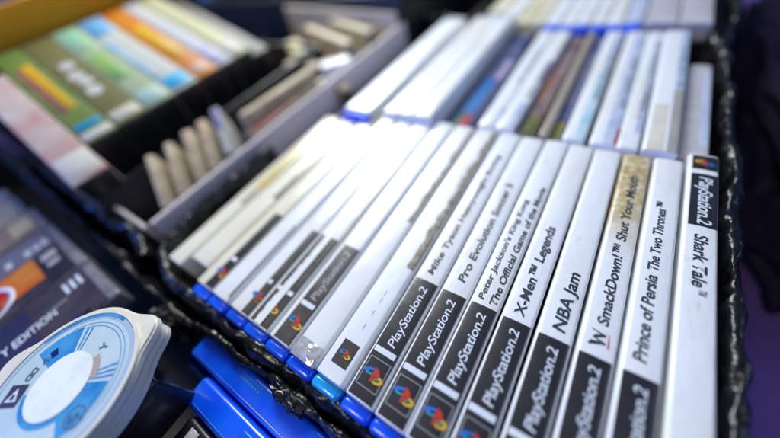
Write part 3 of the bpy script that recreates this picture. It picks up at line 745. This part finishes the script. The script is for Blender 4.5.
def blue_case(x0, x1, y0, y1, z, label, mat, marks=True, depth=120):
    t = thing('game_case', label, 'game case', ((x0 + x1) / 2, (y0 + y1) / 2, z - depth), 'bare blue game cases in the front left crate')
    hx, hy = (x1 - x0) / 2, (y1 - y0) / 2
    o = link_mesh('shell', box_bm(-hx, hx, -hy, hy, 0, depth, 2.4, 4), mat, t); shade_auto(o)
    o = link_mesh('hinge_rib', box_bm(-hx + 6, hx - 10, -hy + 1.8, -hy + 2.5, depth - .5, depth + .35, .3, 2), mat, t)
    if marks:
        b = bmesh.new()
        for i in range(7): box_bm(-hx + 38 + i * 2.3, -hx + 39.3 + i * 2.3, 1.2, 2.4, depth - .3, depth + .18, .15, 1, b)
        for i in range(9): box_bm(-hx + 34 + i * 2.3, -hx + 35.2 + i * 2.3, 3.4, 4.2, depth - .3, depth + .18, .15, 1, b)
        link_mesh('embossed_marks', b, 'umd_blue', t, False)
    return t
blue_case(-96, 94, -92.2, -78.8, -15, 'bare bright blue case lying along the torn black bag', 'blue')
blue_case(-76, 114, -107, -93.6, -14, 'bare bright blue case set back from its blue neighbour, in front of it', 'blue', False)
link_mesh('latch_tab', box_bm(-56, -46, -3, 3, 119.5, 120.6, .4, 2), 'blue', [o for o in COL.objects if o.get('label', '').startswith('bare bright blue case set back')][0])
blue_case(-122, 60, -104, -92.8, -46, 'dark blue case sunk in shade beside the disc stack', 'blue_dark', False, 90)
c = blue_case(-68, 120, -124, -108.5, -16, 'dark case with a pale printed end in front of the blue cases', 'case_black', False)
for k in range(3):
    o = link_mesh('pale_label', box_bm(-88 + k * 9, -82 + k * 9, -5 + k, 5, 119.7, 120.5, .2, 1), 'paper_grey' if k != 1 else 'ink_plum', c)

# ------------------------------------------------------------------ crumpled black bags lining the crates
def bag(name, label, path, prof, amp, step, seed, zfun=None):
    """crumpled sheet: profile (offset outwards, z) swept along a path of (x, y); open path"""
    P = [Vector((x, y, 0)) for x, y in path]
    pts, nrm, run = [], [], 0
    for a, b in zip(P, P[1:]):
        n = max(1, int((b - a).length / step))
        for i in range(n): pts.append(a.lerp(b, i / n))
    pts.append(P[-1])
    # smooth the corners
    for _ in range(6): pts = [pts[0]] + [(pts[i - 1] + pts[i] * 2 + pts[i + 1]) / 4 for i in range(1, len(pts) - 1)] + [pts[-1]]
    # profile resampled
    pr = [Vector((o, z, 0)) for o, z in prof]; q = []
    for a, b in zip(pr, pr[1:]):
        n = max(1, int((b - a).length / (step * .9)))
        for i in range(n): q.append(a.lerp(b, i / n))
    q.append(pr[-1])
    for _ in range(2): q = [q[0]] + [(q[i - 1] + q[i] * 2 + q[i + 1]) / 4 for i in range(1, len(q) - 1)] + [q[-1]]
    bm = bmesh.new(); rows = []; s = 0
    for i, p in enumerate(pts):
        d = (pts[min(i + 1, len(pts) - 1)] - pts[max(i - 1, 0)]).normalized(); nn = Vector((d.y, -d.x, 0))
        if i: s += (p - pts[i - 1]).length
        wob = 2.2 * noise.noise(Vector((s * .02, seed, 0))); rise = 2.4 * noise.noise(Vector((s * .035, seed + 5, 0)))
        row = []
        for k in q:
            base = p + nn * (k.x + wob) + Vector((0, 0, k.y + rise))
            v = Vector((s * .032 + seed, k.x * .08, k.y * .035))
            r1 = (1 - abs(noise.noise(v * 1.2)) * 2); r2 = (1 - abs(noise.noise(v * 3.1 + Vector((3, 1, 4)))) * 2); r3 = noise.noise(v * 8.0)
            dsp = amp * (.8 * r1 + .55 * r2 + .16 * (1 - abs(r3) * 2) - .65)
            side = 1 if k.x >= 0 else -1
            up = max(0., 1 - abs(k.x) / 3.)
            row.append(bm.verts.new((base + nn * side * dsp * (1 - .6 * up) + Vector((0, 0, dsp * (.25 + .6 * up)))) * S))
        rows.append(row)
    for a, b in zip(rows, rows[1:]):
        for i in range(len(q) - 1): bm.faces.new((a[i], a[i + 1], b[i + 1], b[i]))
    bmesh.ops.recalc_face_normals(bm, faces=list(bm.faces))
    o = link_mesh(name, bm, 'bag'); o['label'] = label; o['category'] = 'bag'
    return o
RIM = [(-4.5, -90), (-3.8, -30), (-3.2, -9), (-1, -4.5), (1.6, -5.5), (4.2, -12), (6, -30), (8, -70), (10, -130)]
crate('black crate under the front and second rows of game cases', -172, 122, -69, 322, ZT, -20)
bag('bag_lining', 'crumpled black bin bag lining round the crate of white game cases',
    [(-186, 60), (-186, -30), (-176, -60), (-150, -69), (-60, -68.5), (60, -67.5), (116, -66), (124, -58), (125, 60), (125, 200), (122, 300), (116, 316)], RIM, 2.5, 1.25, 2.)
bag('bag_lining', 'crumpled black bin bag along the near edge of the video case crate', [(-700, -56), (-360, -63), (-230, -62), (-196, -64), (-186, -70)], RIM, 4.2, 2.2, 31.)
LOW = [(-4.5, -95), (-3.6, -40), (-2.4, -16), (0, -9), (2.6, -13), (4.2, -28), (7, -70), (9, -130)]
bag('bag_lining', 'black bin bag with torn shiny rim beside the blue cases', [(-700, -74), (-380, -78), (-170, -80), (-120, -81), (-82, -76.5), (-40, -75), (-16, -74), (40, -76), (90, -78)], LOW, 3.0, 1.25, 57.)
def knot():
    bm = bmesh.new(); bmesh.ops.create_icosphere(bm, subdivisions=3, radius=1)
    rnd = random.Random(5)
    for v in bm.verts:
        d = v.co.normalized()
        r = .55 + .55 * abs(noise.noise(d * 2.3)) * 2 + .05 * rnd.random() + .2 * (1 - abs(noise.noise(d * 4.7)) * 2)
        v.co = Vector((d.x * 11 * r - 24 + 2 * d.y, d.y * 4.6 * r - 76.8, d.z * 3.6 * r - 11)) * S
    o = link_mesh('bag_knot', bm, 'bag', None, False); o['label'] = 'torn bunched tuft of black bag over the bright blue case'; o['category'] = 'bag tuft'
knot()
bag('bag_lining', 'black bin bag rim round the far crate of game cases', [(-210, 395), (-135, 372), (-70, 345), (-46, 322), (20, 318), (90, 318), (128, 320), (134, 400), (136, 520)], LOW, 4.0, 2.2, 83.)
crate('black crate beyond the left compartment', -700, -206, 336, 620, ZT, 30)
crate('low black crate left of the video cases', -900, -486, -66, 330, ZT, -20)
crate('black crate holding the far game cases', -140, 128, 324, 520, ZT, -22)
def bundle(cx, cy, cz, rx, ry, rz, sd, label, mat='bag_dull_and_shadow'):
    bm = bmesh.new(); bmesh.ops.create_icosphere(bm, subdivisions=6, radius=1)
    for v in bm.verts:
        d = v.co.normalized(); r = .8 + .22 * (1 - abs(noise.noise(d * 1.7 + Vector((sd, 0, 0)))) * 2) + .10 * (1 - abs(noise.noise(d * 4.4 + Vector((0, sd, 0)))) * 2)
        v.co = Vector((cx + d.x * rx * r, cy + d.y * ry * r, max(ZT + 1, cz + d.z * rz * r))) * S
    o = link_mesh('bag_or_shadow_bundle', bm, mat); o['label'] = label; o['category'] = 'bag'
bundle(255, 400, -105, 120, 260, 90, 3., 'added dark bundle standing for the shadow on the purple cloth, right of the crates')  # bundle added to darken the cloth where a broad shadow lies
bundle(-131, -89, -24, 17, 8, 15, 5., 'small crumpled black bag lump between the disc stack and the bright blue case', 'bag')
bundle(-60, 560, -40, 200, 40, 50, 8., 'dark bunched bag behind the far crate')
crate('black crate for the flat cases and blue cases', -900, 116, -232, -84, ZT, -40)

# ------------------------------------------------------------------ table
bm = bmesh.new()
bmesh.ops.create_grid(bm, x_segments=160, y_segments=160, size=1)
for v in bm.verts:
    x, y = v.co.x * 1500, v.co.y * 1500
    w = 3.5 * noise.noise(Vector((x * .006, y * .004, 1))) + 1.5 * noise.noise(Vector((x * .02, y * .016, 4)))
    v.co = Vector((x, y, ZT - 6 + w)) * S
o = link_mesh('table_surface', bm, 'cloth'); o['kind'] = 'structure'

# ------------------------------------------------------------------ camera
cam = bpy.data.cameras.new('camera'); co = bpy.data.objects.new('camera', cam); COL.objects.link(co)
R = Matrix(((0.83072929, -0.30254315, 0.4672863), (0.52371828, 0.70930013, -0.47181827), (-0.18870085, 0.63667964, 0.74768378)))
co.matrix_world = Matrix.Translation(Vector((52.929, -59.131, 136.346)) * S) @ R.to_4x4()
cam.sensor_fit = 'HORIZONTAL'; cam.sensor_width = 36; cam.lens = 300 / 780 * 36
cam.clip_start = .005; cam.clip_end = 20
cam.dof.use_dof = True; cam.dof.focus_distance = .138; cam.dof.aperture_fstop = 1.55
scene.camera = co

# ------------------------------------------------------------------ light
w = bpy.data.worlds.new('World'); scene.world = w; w.use_nodes = True
bgn = w.node_tree.nodes['Background']
bgn.inputs[0].default_value = (.16, .36, 1., 1); bgn.inputs[1].default_value = .20
def area(name, target, direction, dist, size, energy, color, sy=None):
    l = bpy.data.lights.new(name, 'AREA'); l.energy = energy; l.color = color
    l.shape = 'RECTANGLE'; l.size = size; l.size_y = sy or size
    o = bpy.data.objects.new(name, l); COL.objects.link(o)
    d = Vector(direction).normalized()
    o.location = Vector(target) * S + d * dist
    o.rotation_euler = d.to_track_quat('Z', 'Y').to_euler()
    return o
area('stall_lamp', (-85, 85, 0), (-.60, .62, .66), 1.0, .41, 14.2, (.95, 1., .97))
area('warm_lamp', (-250, 50, 0), (-.15, -.62, .9), 1.5, .30, 8, (1., .90, .70))
area('fill_lamp', (0, 50, 0), (.85, .10, .55), 1.6, .8, 3.2, (.66, .80, 1.))
area('blue_bounce_fill', (-60, -80, -10), (-.61, -.70, .36), 1.0, .5, 7, (.04, .20, 1.))  # added source, imitates blue light thrown back by the blue cases

scene.view_settings.view_transform = 'Standard'; scene.view_settings.look = 'None'
scene.view_settings.exposure = 0; scene.view_settings.gamma = 1
scene.cycles.use_denoising = True
scene.cycles.sample_clamp_indirect = 6
scene.cycles.max_bounces = 8
